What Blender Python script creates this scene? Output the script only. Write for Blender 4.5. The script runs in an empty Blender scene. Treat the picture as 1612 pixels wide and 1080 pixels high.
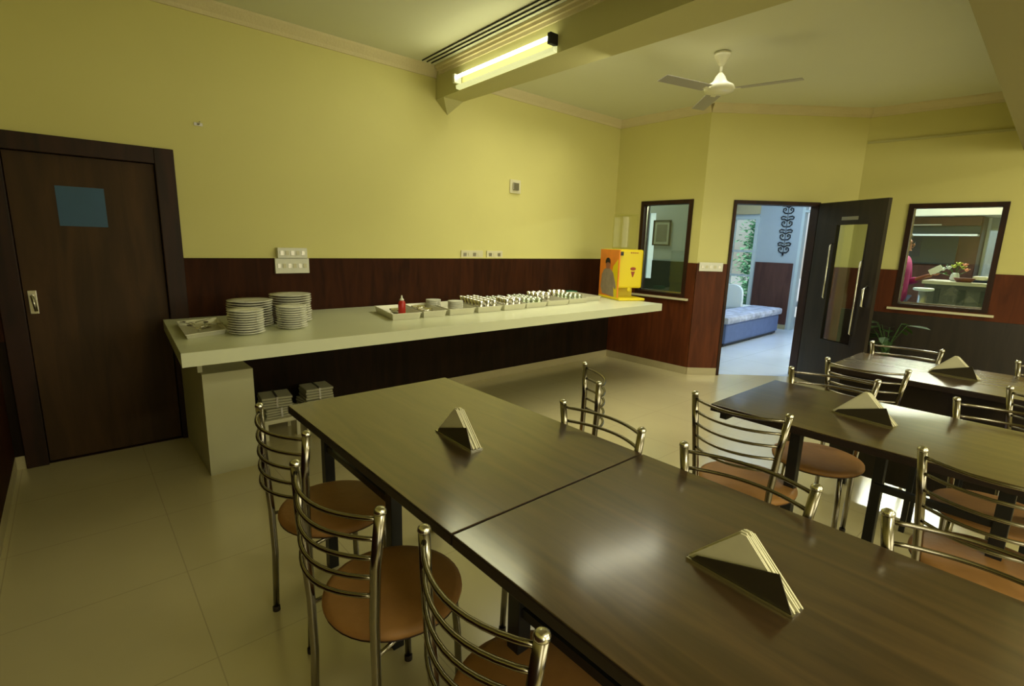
import bpy, bmesh, math, random
from mathutils import Vector, Matrix
random.seed(7)
PI = math.pi
C = bpy.context.scene.collection

# ------------------------------------------------------------------ materials
def mat(name, col, rough=.5, metal=0, spec=.5, noise=0, nscale=6, coat=0, bump=0, bscale=40,
        trans=0, alpha=1, emit=None, estr=0, ior=1.45):
    m = bpy.data.materials.new(name); m.use_nodes = True
    nt = m.node_tree; b = nt.nodes['Principled BSDF']
    c = (*col, 1)
    b.inputs['Base Color'].default_value = c
    b.inputs['Roughness'].default_value = rough
    b.inputs['Metallic'].default_value = metal
    b.inputs['Specular IOR Level'].default_value = spec
    b.inputs['Coat Weight'].default_value = coat
    b.inputs['Coat Roughness'].default_value = .12
    b.inputs['Transmission Weight'].default_value = trans
    b.inputs['IOR'].default_value = ior
    b.inputs['Alpha'].default_value = alpha
    if emit:
        b.inputs['Emission Color'].default_value = (*emit, 1)
        b.inputs['Emission Strength'].default_value = estr
    if noise or bump:
        tc = nt.nodes.new('ShaderNodeTexCoord')
        n = nt.nodes.new('ShaderNodeTexNoise'); n.inputs['Scale'].default_value = nscale
        n.inputs['Detail'].default_value = 4
        nt.links.new(tc.outputs['Object'], n.inputs['Vector'])
    if noise:
        r = nt.nodes.new('ShaderNodeMixRGB')
        r.inputs[1].default_value = (*[x * (1 - noise) for x in col], 1)
        r.inputs[2].default_value = (*[min(1, x * (1 + noise)) for x in col], 1)
        nt.links.new(n.outputs['Fac'], r.inputs[0]); nt.links.new(r.outputs[0], b.inputs['Base Color'])
    if bump:
        n2 = nt.nodes.new('ShaderNodeTexNoise'); n2.inputs['Scale'].default_value = bscale
        nt.links.new(tc.outputs['Object'], n2.inputs['Vector'])
        bp = nt.nodes.new('ShaderNodeBump'); bp.inputs['Strength'].default_value = bump
        bp.inputs['Distance'].default_value = .01
        nt.links.new(n2.outputs['Fac'], bp.inputs['Height']); nt.links.new(bp.outputs[0], b.inputs['Normal'])
    return m

def wood(name, c1, c2, rough=.3, scale=(1.5, 18, 18), coat=0.0, spec=.5):
    m = mat(name, c1, rough, coat=coat, spec=spec); nt = m.node_tree; b = nt.nodes['Principled BSDF']
    tc = nt.nodes.new('ShaderNodeTexCoord'); mp = nt.nodes.new('ShaderNodeMapping')
    mp.inputs['Scale'].default_value = scale
    n = nt.nodes.new('ShaderNodeTexNoise'); n.inputs['Scale'].default_value = 1.6; n.inputs['Detail'].default_value = 6
    n.inputs['Distortion'].default_value = .8
    r = nt.nodes.new('ShaderNodeValToRGB')
    r.color_ramp.elements[0].position = .32; r.color_ramp.elements[0].color = (*c1, 1)
    r.color_ramp.elements[1].position = .68; r.color_ramp.elements[1].color = (*c2, 1)
    nt.links.new(tc.outputs['Object'], mp.inputs[0]); nt.links.new(mp.outputs[0], n.inputs['Vector'])
    nt.links.new(n.outputs['Fac'], r.inputs[0]); nt.links.new(r.outputs[0], b.inputs['Base Color'])
    return m

def tiles(name, col, line, size, ox, oy, rough, w=.004):
    m = mat(name, col, rough); nt = m.node_tree; b = nt.nodes['Principled BSDF']; L = nt.links
    g = nt.nodes.new('ShaderNodeNewGeometry'); s = nt.nodes.new('ShaderNodeSeparateXYZ')
    L.new(g.outputs['Position'], s.inputs[0])
    def mth(op, a, v=None):
        n = nt.nodes.new('ShaderNodeMath'); n.operation = op
        L.new(a, n.inputs[0])
        if v is not None:
            if hasattr(v, 'node'): L.new(v, n.inputs[1])
            else: n.inputs[1].default_value = v
        return n.outputs[0]
    outs = []
    for ax, o in ((0, ox), (1, oy)):
        a = mth('SUBTRACT', s.outputs[ax], o); a = mth('DIVIDE', a, size); a = mth('ADD', a, 100.0)
        f = mth('FRACT', a); f = mth('SUBTRACT', f, .5); f = mth('ABSOLUTE', f)
        outs.append(mth('GREATER_THAN', f, .5 - w / size))
    k = mth('MAXIMUM', outs[0], outs[1])
    n = nt.nodes.new('ShaderNodeTexNoise'); n.inputs['Scale'].default_value = 1.3; n.inputs['Detail'].default_value = 5
    L.new(g.outputs['Position'], n.inputs['Vector'])
    r = nt.nodes.new('ShaderNodeMixRGB'); r.inputs[1].default_value = (*[x * .82 for x in col], 1)
    r.inputs[2].default_value = (*[min(1, x * 1.12) for x in col], 1); L.new(n.outputs['Fac'], r.inputs[0])
    x = nt.nodes.new('ShaderNodeMixRGB'); L.new(k, x.inputs[0]); L.new(r.outputs[0], x.inputs[1])
    x.inputs[2].default_value = (*line, 1); L.new(x.outputs[0], b.inputs['Base Color'])
    return m

def glassmat(name, tint=(1, 1, 1), refl=.08, rough=.02):
    m = bpy.data.materials.new(name); m.use_nodes = True; nt = m.node_tree
    nt.nodes.remove(nt.nodes['Principled BSDF']); o = nt.nodes['Material Output']
    t = nt.nodes.new('ShaderNodeBsdfTransparent'); t.inputs[0].default_value = (*tint, 1)
    g = nt.nodes.new('ShaderNodeBsdfGlossy'); g.inputs['Roughness'].default_value = rough
    x = nt.nodes.new('ShaderNodeMixShader'); x.inputs[0].default_value = refl
    nt.links.new(t.outputs[0], x.inputs[1]); nt.links.new(g.outputs[0], x.inputs[2])
    nt.links.new(x.outputs[0], o.inputs[0]); return m

M = dict(
    yellow=mat('yellow_paint', (.595, .55, .20), .6, noise=.07, nscale=1.2, bump=.05, bscale=25),
    ceil=mat('ceiling_paint', (.64, .64, .46), .8, noise=.05, nscale=1.0),
    cornice=mat('cornice_plaster', (.60, .52, .30), .7, noise=.06, nscale=8, bump=.3, bscale=60),
    beamdark=mat('beam_paint_shaded', (.27, .24, .10), .8), beam=mat('beam_paint', (.48, .45, .20), .7, noise=.06, nscale=2),  # right beam's dim underside put into a darker paint colour
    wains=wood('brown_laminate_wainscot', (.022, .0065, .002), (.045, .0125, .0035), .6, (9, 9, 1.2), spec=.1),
    wainslit=wood('reddish_lit_wainscot', (.065, .016, .005), (.11, .028, .008), .5, (9, 9, 1.2), spec=.2),  # same wainscot, stronger light put into a lighter red
    lowshade=wood('shaded_dark_wainscot', (.010, .006, .0025), (.019, .009, .004), .65, (9, 9, 1.2), spec=.1),  # shade below the counter put into the wainscot colour
    traym=mat('pale_steel_tray', (.66, .64, .50), .32, .35, noise=.06, nscale=9), paneglow=mat('glowing_frosted_pane', (.8, .85, .85), .5, emit=(.75, .86, 1), estr=1.1),  # pane's own glow put in for light through the narrow strip
    skirt=mat('skirting_tile', (.42, .36, .20), .3, noise=.1),
    floor=tiles('beige_floor_tile', (.60, .52, .27), (.45, .38, .2), .6, .245, 2.99, .2, .002),
    lobby_floor=tiles('white_lobby_tile', (.58, .66, .78), (.42, .48, .56), .8, 5.9, 2.2, .2),  # cool light put into the white tile as blue
    doorwood=wood('dark_brown_door', (.036, .019, .006), (.066, .032, .010), .55, (7, 7, .9), spec=.22),
    frame=wood('dark_door_frame', (.016, .007, .003), (.036, .013, .006), .5, (8, 8, 1), spec=.25),
    blackdoor=wood('black_brown_door', (.012, .009, .007), (.025, .017, .012), .35, (9, 9, 1)),
    blue=mat('blue_paper', (.018, .075, .16), .5, noise=.12, nscale=9),
    steel=mat('polished_steel', (.62, .60, .52), .22, 1, noise=.08, nscale=5),
    chrome=mat('chair_chrome_tube', (.25, .225, .175), .2, 1),
    dsteel=mat('dull_steel', (.42, .40, .34), .38, 1),
    blackm=mat('black_painted_steel', (.012, .012, .012), .4, spec=.5),
    rubber=mat('dark_rubber', (.03, .02, .012), .7),
    table=wood('dark_wood_laminate', (.034, .019, .008), (.072, .040, .016), .35, (14, 1.1, 14), coat=1, spec=.3),
    tedge=mat('table_dark_edge', (.015, .008, .006), .4),
    seat=mat('tan_rexine_seat', (.36, .175, .05), .55, noise=.28, nscale=9, bump=.15, bscale=50),
    seatrim=mat('seat_dark_rim', (.03, .012, .005), .5),
    marble=mat('cream_counter_stone', (.61, .62, .42), .28, noise=.08, nscale=3),
    plinth=mat('cream_painted_plinth', (.52, .50, .30), .6, noise=.12, nscale=3),
    china=mat('white_china', (.82, .81, .68), .25, coat=.3),
    white=mat('white_plastic', (.68, .67, .55), .4),
    cream=mat('cream_plastic', (.60, .56, .36), .45),
    dark=mat('dark_recess', (.01, .008, .006), .7),
    red=mat('red_plastic', (.42, .02, .012), .35),
    green=mat('green_plastic', (.01, .16, .07), .5),
    napkin=mat('white_paper_napkin', (.66, .62, .42), .8, noise=.06, nscale=30),
    holder=mat('dark_brushed_holder', (.10, .085, .06), .32, .8),
    dyellow=mat('yellow_dispenser_plastic', (.72, .56, .01), .35),
    dorange=mat('orange_print', (.75, .22, .02), .45, noise=.35, nscale=5),
    hair=mat('black_print', (.008, .006, .006), .6),
    skin=mat('skin', (.30, .12, .06), .55),
    shirtprint=mat('grey_brown_print', (.27, .21, .14), .6, noise=.35, nscale=20),
    printred=mat('dark_red_print', (.30, .05, .02), .5),
    clear=glassmat('clear_plastic_tank', (.95, .96, .88), .025, .05), bundle=mat('greyish_folded_cloth', (.36, .34, .22), .8),
    pane=glassmat('window_glass', (.86, .90, .86), .06),
    panedark=glassmat('tinted_window_glass', (.66, .72, .64), .07),
    tube=mat('lit_fluorescent_tube', (1, 1, .8), .4, emit=(1, 1, .66), estr=9),
    fitting=mat('tube_fitting_white', (.8, .8, .6), .4, emit=(.9, .95, .45), estr=.55),  # tube's light on the fitting put in as weak glow
    fan=mat('cream_fan_enamel', (.78, .76, .58), .3), fanblade=mat('grey_fan_blade', (.34, .32, .28), .4),
    lwall=mat('lobby_grey_wall', (.46, .52, .54), .7, noise=.04),
    lgreen=mat('lobby_green_wainscot', (.05, .06, .035), .35),
    lbrown=wood('lobby_brown_panel', (.075, .03, .022), (.12, .05, .035), .4, (6, 6, 1)),
    lcream=mat('lobby_cream_paint', (.66, .64, .52), .7),
    lwhite=mat('lobby_white_paint', (.7, .75, .75), .5),
    teal=mat('dark_teal_panel', (.035, .05, .052), .4),
    navy=mat('navy_panel', (.012, .022, .05), .4),
    sofa=mat('blue_grey_upholstery', (.10, .15, .32), .8, noise=.2, nscale=8),
    throw=mat('pale_blue_patterned_throw', (.36, .40, .62), .8, noise=.95, nscale=9),
    wcush=mat('white_cushion', (.88, .95, .92), .7),
    leaf=mat('green_leaf', (.05, .14, .02), .45, noise=.4, nscale=12),
    dleaf=mat('dark_green_leaf', (.03, .075, .01), .75, noise=.4, nscale=12),
    hedge=mat('garden_foliage', (.30, .62, .38), .8, noise=.35, nscale=3),
    pot=mat('dark_plant_pot', (.03, .025, .02), .5),
    petal=mat('white_petal', (.7, .78, .72), .6), petaly=mat('yellow_green_petal', (.45, .55, .08), .6),
    petalp=mat('peach_petal', (.75, .32, .2), .6),
    basket=mat('brown_wicker', (.18, .06, .035), .6, noise=.4, nscale=40),
    desk=mat('pale_desk_top', (.58, .55, .45), .4), deskf=mat('grey_desk_front', (.09, .10, .10), .4),
    pink=mat('magenta_cloth', (.34, .03, .16), .8, noise=.2), trouser=mat('navy_cloth', (.015, .03, .07), .8),
    phone=mat('white_phone', (.9, .9, .85), .4),
    art=mat('faded_print', (.20, .20, .16), .6, noise=.6, nscale=7), mount=mat('picture_mount', (.50, .52, .42), .7),
    iron=mat('black_wrought_iron', (.01, .01, .012), .5),
    purple=mat('purple_speckled_cloth', (.13, .11, .19), .8, noise=.6, nscale=60),
    paving=mat('outside_paving', (.6, .62, .6), .8),
    alu=mat('white_aluminium', (.60, .68, .66), .4),
    book=mat('pale_book', (.72, .70, .58), .6),
    glassware=glassmat('drinking_glass', (.80, .84, .70), .22, .05),
)

tb = M['table'].node_tree.nodes['Principled BSDF']; tb.inputs['Coat IOR'].default_value = 1.9; tb.inputs['Coat Roughness'].default_value = .16

fb = M['floor'].node_tree.nodes['Principled BSDF']; fb.inputs['Coat Weight'].default_value = 1; fb.inputs['Coat IOR'].default_value = 1.6; fb.inputs['Coat Roughness'].default_value = .2
# ------------------------------------------------------------------ mesh helpers
def box(bm, x0, x1, y0, y1, z0, z1, mtx=None, bev=0):
    vs = [bm.verts.new((x, y, z)) for x in (x0, x1) for y in (y0, y1) for z in (z0, z1)]
    if mtx is not None:
        for v in vs: v.co = mtx @ v.co
    fs = [bm.faces.new([vs[i] for i in q]) for q in
          ((0, 1, 3, 2), (4, 6, 7, 5), (0, 4, 5, 1), (2, 3, 7, 6), (0, 2, 6, 4), (1, 5, 7, 3))]
    if bev:
        es = list({e for f in fs for e in f.edges})
        bmesh.ops.bevel(bm, geom=es, offset=bev, segments=2, affect='EDGES', profile=.6)

def tubep(bm, pts, r, n=10, cap=True):
    pts = [Vector(p) for p in pts]
    if not hasattr(r, '__len__'): r = [r] * len(pts)
    rings = []; up = None
    for i, p in enumerate(pts):
        a = pts[max(i - 1, 0)]; b = pts[min(i + 1, len(pts) - 1)]
        t = (b - a).normalized()
        if up is None:
            up = Vector((0, 0, 1)) if abs(t.z) < .9 else Vector((1, 0, 0))
        s = t.cross(up).normalized(); up = s.cross(t).normalized()
        rings.append([bm.verts.new(p + r[i] * (math.cos(2 * PI * k / n) * s + math.sin(2 * PI * k / n) * up)) for k in range(n)])
    for i in range(len(rings) - 1):
        for k in range(n):
            f = bm.faces.new((rings[i][k], rings[i][(k + 1) % n], rings[i + 1][(k + 1) % n], rings[i + 1][k])); f.smooth = True
    if cap:
        bm.faces.new(rings[0][::-1]); bm.faces.new(rings[-1])

def lathe(bm, prof, n=24, mtx=None, close=True):
    rings = []
    for (r, z) in prof:
        rings.append([bm.verts.new((r * math.cos(2 * PI * k / n), r * math.sin(2 * PI * k / n), z)) for k in range(n)])
    for i in range(len(rings) - 1):
        for k in range(n):
            f = bm.faces.new((rings[i][k], rings[i][(k + 1) % n], rings[i + 1][(k + 1) % n], rings[i + 1][k])); f.smooth = True
    if close:
        bm.faces.new(rings[0][::-1]); bm.faces.new(rings[-1])
    if mtx is not None:
        for rg in rings:
            for v in rg: v.co = mtx @ v.co

def poly(bm, pts, d):
    """prism: polygon pts (3d, planar) extruded by vector d"""
    a = [bm.verts.new(p) for p in pts]; b = [bm.verts.new(Vector(p) + Vector(d)) for p in pts]; n = len(a)
    bm.faces.new(a[::-1]); bm.faces.new(b)
    for i in range(n): bm.faces.new((a[i], a[(i + 1) % n], b[(i + 1) % n], b[i]))

def obj(name, bm, m, parent=None, label=None, loc=None):
    bmesh.ops.recalc_face_normals(bm, faces=bm.faces)
    me = bpy.data.meshes.new(name); bm.to_mesh(me); bm.free(); me.materials.append(M[m] if isinstance(m, str) else m)
    o = bpy.data.objects.new(name, me); C.objects.link(o)
    if parent: o.parent = parent
    if label: o['label'] = label
    if loc: o.location = loc
    return o

def one(name, fn, m, parent=None, label=None):
    bm = bmesh.new(); fn(bm); return obj(name, bm, m, parent, label)

def thing(name, label, cat, loc=(0, 0, 0), rz=0, group=None):
    o = bpy.data.objects.new(name, None); C.objects.link(o); o.empty_display_size = .05
    o.location = loc; o.rotation_euler = (0, 0, rz); return tag(o, label, cat, group)

def tag(o, label, cat, group=None, kind=None):
    o['label'] = label; o['category'] = cat
    if group: o['group'] = group
    if kind: o['kind'] = kind
    return o

def struct(name, bm, m, parent=None):
    o = obj(name, bm, m, parent); o['kind'] = 'structure'; return o

def dup(root, loc, rz, label, group=None):
    r = root.copy(); C.objects.link(r); r.location = loc; r.rotation_euler = (0, 0, rz)
    r['label'] = label
    if group: r['group'] = group
    for ch in list(root.children):
        c = ch.copy(); C.objects.link(c); c.parent = r
        for g in ch.children:
            d = g.copy(); C.objects.link(d); d.parent = c
    return r

class Wall:
    def __init__(s, p0, p1, flip=False):
        s.o = Vector((*p0, 0)); d = Vector((*p1, 0)) - s.o; s.len = d.length; s.u = d.normalized()
        s.n = Vector((s.u.y, -s.u.x, 0)) * (-1 if flip else 1)      # points into the dining room
        s.m = Matrix(((s.u.x, s.n.x, 0, s.o.x), (s.u.y, s.n.y, 0, s.o.y), (0, 0, 1, 0), (0, 0, 0, 1)))
    def box(s, bm, s0, s1, z0, z1, d0, d1, bev=0):
        box(bm, s0, s1, d0, d1, z0, z1, s.m, bev)
    def pt(s, a, d, z): return s.m @ Vector((a, d, z))
    def holes(s, bm, s0, s1, z0, z1, d0, d1, ops):
        cur = s0
        for (a, b, c, d) in sorted(ops):
            if a > cur: s.box(bm, cur, a, z0, z1, d0, d1)
            lo, hi = max(c, z0), min(d, z1)
            if lo >= hi: s.box(bm, a, b, z0, z1, d0, d1)
            else:
                if lo > z0: s.box(bm, a, b, z0, lo, d0, d1)
                if hi < z1: s.box(bm, a, b, hi, z1, d0, d1)
            cur = b
        if cur < s1: s.box(bm, cur, s1, z0, z1, d0, d1)

ZC = 2.95; ZW = 1.285; TH = .14
YW = 4.137; XL = -.39; XE = 5.31
W_long = Wall((XL, YW), (XE, YW))
W_east = Wall((XE, YW), (XE, 2.95))
W_diag = Wall((XE, 2.95), (6.62, 1.85))
W_far = Wall((6.62, 1.85), (7.30, -3.99))
W_near = Wall((XL, -4.0), (XL, YW))
W_back = Wall((7.30, -4.0), (XL, -4.0))

def mkwall(name, W, ops, mw='yellow', ext0=0, ext1=0):
    bm = bmesh.new(); W.holes(bm, -ext0, W.len + ext1, 0, ZC, -TH, 0, ops); struct(name, bm, mw)
tn = [0]
def trim(bm, m):
    tn[0] += 1; return struct('trim_%d' % tn[0], bm, m)
def wains(W, ops, s0=0, s1=None, m='wains'):
    bm = bmesh.new(); W.holes(bm, s0, W.len if s1 is None else s1, .085, ZW, .0005, .012, ops); trim(bm, m)
def cornice(W, s0=0, s1=None):
    bm = bmesh.new(); s1 = W.len if s1 is None else s1
    prof = [(0, ZC - .085), (.012, ZC - .085), (.018, ZC - .06), (.04, ZC - .035), (.055, ZC - .015), (.06, ZC), (0, ZC)]
    rings = [[bm.verts.new(W.pt(s, d, z)) for d, z in prof] for s in (s0, s1)]
    n = len(prof)
    for i in range(n): bm.faces.new((rings[0][i], rings[0][(i + 1) % n], rings[1][(i + 1) % n], rings[1][i]))
    bm.faces.new(rings[0]); bm.faces.new(rings[1][::-1]); trim(bm, 'cornice')
def skirt(name, W, ops=(), s0=0, s1=None):
    bm = bmesh.new(); W.holes(bm, s0, W.len if s1 is None else s1, 0.0005, .085, .0005, .014, ops); struct(name, bm, 'skirt')

op_long = [(.055, .985, 0, 1.99)]
op_east = [(.397, 1.077, .89, 1.985)]
op_diag = [(.34, 1.295, 0, 1.98)]
op_far = [(.46, 1.22, .90, 1.965)]
mkwall('wall_left', W_long, op_long, ext0=TH)
mkwall('wall_center', W_east, op_east)
mkwall('wall_corner', W_diag, op_diag)
mkwall('wall_far', W_far, op_far)
mkwall('wall_near', W_near, [])
mkwall('wall_back', W_back, [])
bm = bmesh.new(); W_long.holes(bm, 0, W_long.len, .797, ZW, .0005, .012, op_long); trim(bm, 'wains'); bm = bmesh.new(); W_long.holes(bm, 0, W_long.len, .085, .7965, .0005, .012, op_long); trim(bm, 'lowshade'); bm = bmesh.new(); W_long.holes(bm, 0, W_long.len, ZW + .0005, ZW + .012, .0005, .016, op_long); trim(bm, 'yellow'); wains(W_east, op_east, m='wainslit'); wains(W_diag, op_diag, m='wainslit'); bm = bmesh.new(); W_far.holes(bm, 0, W_far.len, .825, ZW, .0005, .012, op_far); trim(bm, 'wainslit'); bm = bmesh.new(); W_far.box(bm, 0, W_far.len, .085, .824, .0005, .014); trim(bm, 'blackdoor'); wains(W_near, [])
for W in (W_long, W_east, W_diag, W_far, W_near, W_back): cornice(W)
skirt('baseboard_left', W_long, op_long); skirt('baseboard_center', W_east); skirt('baseboard_corner', W_diag, op_diag)
skirt('baseboard_far', W_far); skirt('baseboard_near', W_near)

# floors and ceiling
def flat(name, pts, z0, z1, m):
    bm = bmesh.new(); poly(bm, [(x, y, z0) for x, y in pts], (0, 0, z1 - z0)); return struct(name, bm, m)
flat('floor', [(XL, -4), (7.30, -4), (6.66, 1.80), (5.40, 2.95), (5.40, YW), (XL, YW)], -.1, 0, 'floor')
flat('floor_lobby', [(7.302, -4), (10.2, -4), (10.2, 7), (5.402, 7), (5.402, 2.952), (6.662, 1.802)], -.1, 0, 'lobby_floor')
flat('ceiling', [(XL - .1, -4.1), (10.2, -4.1), (10.2, 7.1), (XL - .1, 7.1)], ZC, ZC + .1, 'ceil')

# beams
def beam_prism(name, pts, z0, z1, m):
    bm = bmesh.new(); poly(bm, [(x, y, z0) for x, y in pts], (0, 0, z1 - z0)); return struct(name, bm, m)
beam_prism('trim_beam_cross', [(2.635, YW - .001), (2.52, .55), (2.91, .55), (2.845, YW - .001)], 2.69, ZC - .0005, 'beam')
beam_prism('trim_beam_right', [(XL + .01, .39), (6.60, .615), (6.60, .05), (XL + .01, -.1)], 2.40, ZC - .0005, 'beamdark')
bm = bmesh.new()   # small tapered corbel under the beam end
v = [bm.verts.new(p) for p in ((2.635, YW - .001, 2.689), (2.845, YW - .001, 2.689), (2.845, YW - .13, 2.689), (2.635, YW - .13, 2.689), (2.76, YW - .001, 2.58))]
for q in ((0, 1, 2, 3), (0, 4, 1), (1, 4, 2), (2, 4, 3), (3, 4, 0)): bm.faces.new([v[i] for i in q])
trim(bm, 'beam')
bm = bmesh.new()   # stepped cornice on the cross beam
for k, (a, z) in enumerate(((.012, .07), (.03, .045), (.05, .022))):
    poly(bm, [(2.632 - a, YW - .07, ZC - z), (2.517 - a, .62, ZC - z), (2.52, .62, ZC - z), (2.64, YW - .07, ZC - z)], (0, 0, z - .001 * (k + 1)))
trim(bm, 'cornice')
for k, nm in enumerate(('outermost thin conduit along the ceiling above the tube light', 'middle thin conduit along the ceiling above the tube light', 'innermost thin conduit on the cornice above the tube light')):
    o = one('conduit', lambda b: tubep(b, [(2.54 - .045 * k - .01, YW - .1, ZC - .006), (2.43 - .045 * k, .65, ZC - .006)], .005, 6), 'dark')
    tag(o, nm, 'conduit', 'conduits above the tube light')

# ------------------------------------------------------------------ closed door (left)
bm = bmesh.new(); W = W_long
W.box(bm, .056, .16, 0.001, 1.989, -.12, .025, .004); W.box(bm, .875, .984, 0.001, 1.989, -.12, .025, .004)
W.box(bm, .161, .874, 1.89, 1.989, -.12, .025, .004)
fr = struct('trim_door_frame', bm, 'frame')
bm = bmesh.new(); W.box(bm, .0, 1.1, 0.0005, 2.05, -.20, -.142); struct('trim_door_light_block', bm, 'dark')  # unseen box added to stop sky light leaking round the door
bm = bmesh.new(); W.box(bm, .0, 1.1, -.09, .004, -.141, -.001); struct('trim_door_gap_block', bm, 'frame')  # dark sill added to close the bright gap under the door
d = thing('door', 'closed dark brown flush door with a blue paper notice', 'door'); d.name = 'door_1'; d['kind'] = 'structure'
one('door_leaf', lambda b: W.box(b, .163, .872, .008, 1.887, -.06, -.02, .002), 'doorwood', d)
h = one('handle', lambda b: (W.box(b, .105 + .075, .105 + .115, .95, 1.09, -.02, -.014, .002), tubep(b, [W.pt(.20, -.01, 1.06), W.pt(.20, .03, 1.06), W.pt(.21, .035, .97)], .008, 8)), 'steel', d, 'chrome lever handle')
o = one('notice', lambda b: W.box(b, .37, .60, 1.475, 1.71, -.0195, -.0185), 'blue'); tag(o, 'square blue paper notice stuck on the dark door', 'notice')

# ------------------------------------------------------------------ windows
def window(n, W, s0, s1, z0, z1, fw, pm, sill=True):
    fo = bmesh.new()
    W.box(fo, s0, s0 + fw, z0, z1, -.11, .018); W.box(fo, s1 - fw, s1, z0, z1, -.11, .018)
    W.box(fo, s0 + fw, s1 - fw, z1 - fw, z1, -.11, .018); W.box(fo, s0 + fw, s1 - fw, z0, z0 + fw * .7, -.11, .018)
    root = struct('window_%d' % n, fo, 'frame')
    a = obj('pane', (lambda b: (W.box(b, s0 + fw, s1 - fw, z0 + fw * .7, z1 - fw, -.055, -.05), b)[1])(bmesh.new()), pm, root)
    t = bmesh.new(); W.box(t, s0 + fw, s1 - fw, z0 + fw * .7, z0 + fw * .7 + .018, -.049, -.03)
    W.box(t, s0 + fw, s0 + fw + .014, z0 + fw * .7, z1 - fw, -.049, -.03)
    obj('sash', t, 'steel', root)
    if sill:
        b = bmesh.new(); W.box(b, s0 - .04, s1 + .05, z0 - .035, z0 - .012, .0, .05, .003); obj('sill', b, 'cream', root)
window(1, W_east, .398, 1.076, .891, 1.984, .045, 'panedark')
window(2, W_far, .461, 1.219, .901, 1.964, .045, 'pane')
bm = bmesh.new(); W_far.box(bm, .01, W_far.len, 2.60, 2.62, .001, .018); o = obj('wall_conduit', bm, 'beam'); tag(o, 'thin painted conduit running across the far wall above the window', 'conduit')

# ------------------------------------------------------------------ open door on diagonal wall
W = W_diag; bm = bmesh.new()
W.box(bm, .341, .372, .001, 1.979, -.13, .02); W.box(bm, 1.276, 1.294, .001, 1.979, -.13, .02); W.box(bm, .372, 1.276, 1.94, 1.979, -.13, .02)
struct('trim_doorway_frame', bm, 'frame')
hx, hy = W.pt(1.285, .045, 0).xy; ex, ey = 5.865, 1.375
D = Wall((hx, hy), (ex, ey)); LW = D.len
d = thing('door', 'open dark door leaf with narrow glass panel and pull handles', 'door'); d.name = 'door_2'; d['kind'] = 'structure'
g0, g1, z0, z1 = .27, .64, .52, 1.73
bm = bmesh.new(); D.holes(bm, 0, LW, .01, 1.965, -.02, .02, [(g0, g1, z0, z1)]); obj('door_leaf', bm, 'blackdoor', d)
one('glass_panel', lambda b: D.box(b, g0, g1, z0, z1, -.003, .003), 'pane', d)
bm = bmesh.new()
for a, b_ in ((g0 - .012, g0), (g1, g1 + .012)): D.box(bm, a, b_, z0 - .012, z1 + .012, -.023, .023)
D.box(bm, g0, g1, z0 - .012, z0, -.023, .023); D.box(bm, g0, g1, z1, z1 + .012, -.023, .023)
obj('glazing_bead', bm, 'blackdoor', d)
for s, za, zb in ((g0 - .02, .95, 1.54), (g1 + .01, .62, 1.38)):
    one('push_bar', lambda b: tubep(b, [D.pt(s, .02, za), D.pt(s, .05, za + .02), D.pt(s, .05, zb - .02), D.pt(s, .02, zb)], .008, 8), 'steel', d, 'long thin steel bar')
one('handle', lambda b: tubep(b, [D.pt(.745, .02, .92), D.pt(.745, .06, .935), D.pt(.745, .065, 1.10), D.pt(.745, .02, 1.13)], .011, 8), 'steel', d, 'short steel pull handle')
one('sign_plate', lambda b: D.box(b, .32, .52, 1.775, 1.81, .021, .024), 'dsteel', d, 'small metal plate')
D.flip = True

# ------------------------------------------------------------------ wall fittings
def switchboard(W, s0, s1, z0, z1, label, cat='switch board', m='white', n=5, proud=.02, base=.001):
    r = thing('switch_board', label, cat)
    one('plate', lambda b: W.box(b, s0, s1, z0, z1, base, base + proud, .003), m, r)
    st = (s1 - s0) / (n + .6)
    for i in range(n):
        a = s0 + st * (i + .45); zz = (z0 + z1) / 2
        one('rocker_switch' if i % 2 else 'socket', lambda b: W.box(b, a, a + st * .6, zz - .016, zz + .016, base + proud, base + proud + .004), 'cream' if i % 2 else 'dsteel', r)
    return r
X0 = XL
switchboard(W_long, 1.20 - X0, 1.42 - X0, ZW + .002, 1.365, 'cream switch box standing above the brown panel edge, over the plates', n=5, proud=.045)
switchboard(W_long, 1.18 - X0, 1.435 - X0, 1.17, ZW, 'cream socket plate on the brown panel directly under the switch box', n=6, proud=.02, base=.013)
switchboard(W_long, 2.92 - X0, 3.19 - X0, ZW + .003, 1.365, 'yellowed switch plate above the trays, nearer the plates', m='cream', n=4, proud=.012)
switchboard(W_long, 3.24 - X0, 3.45 - X0, ZW + .003, 1.365, 'yellowed switch plate above the trays, nearer the yellow dispenser', m='cream', n=3, proud=.012)
r = thing('wall_socket', 'small square wall socket high on the yellow wall', 'socket')
one('plate', lambda b: W_long.box(b, 3.53 - X0, 3.675 - X0, 1.96, 2.095, .001, .015, .003), 'cream', r)
one('socket', lambda b: W_long.box(b, 3.56 - X0, 3.64 - X0, 1.99, 2.065, .015, .03, .006), 'dsteel', r, 'dark round socket insert')
switchboard(W_diag, .02, .285, 1.20, ZW + .012, 'cream switch plate on the corner beside the open doorway', n=5, proud=.015, base=.013)
o = one('wall_hook', lambda b: (W_long.box(b, 1.12, 1.17, 2.165, 2.185, .001, .006), tubep(b, [W_long.pt(1.145, .005, 2.175), W_long.pt(1.145, .03, 2.17), W_long.pt(1.15, .035, 2.19)], .004, 6)), 'dsteel')
tag(o, 'small metal hook on the yellow wall above the dark door', 'hook')

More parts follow.
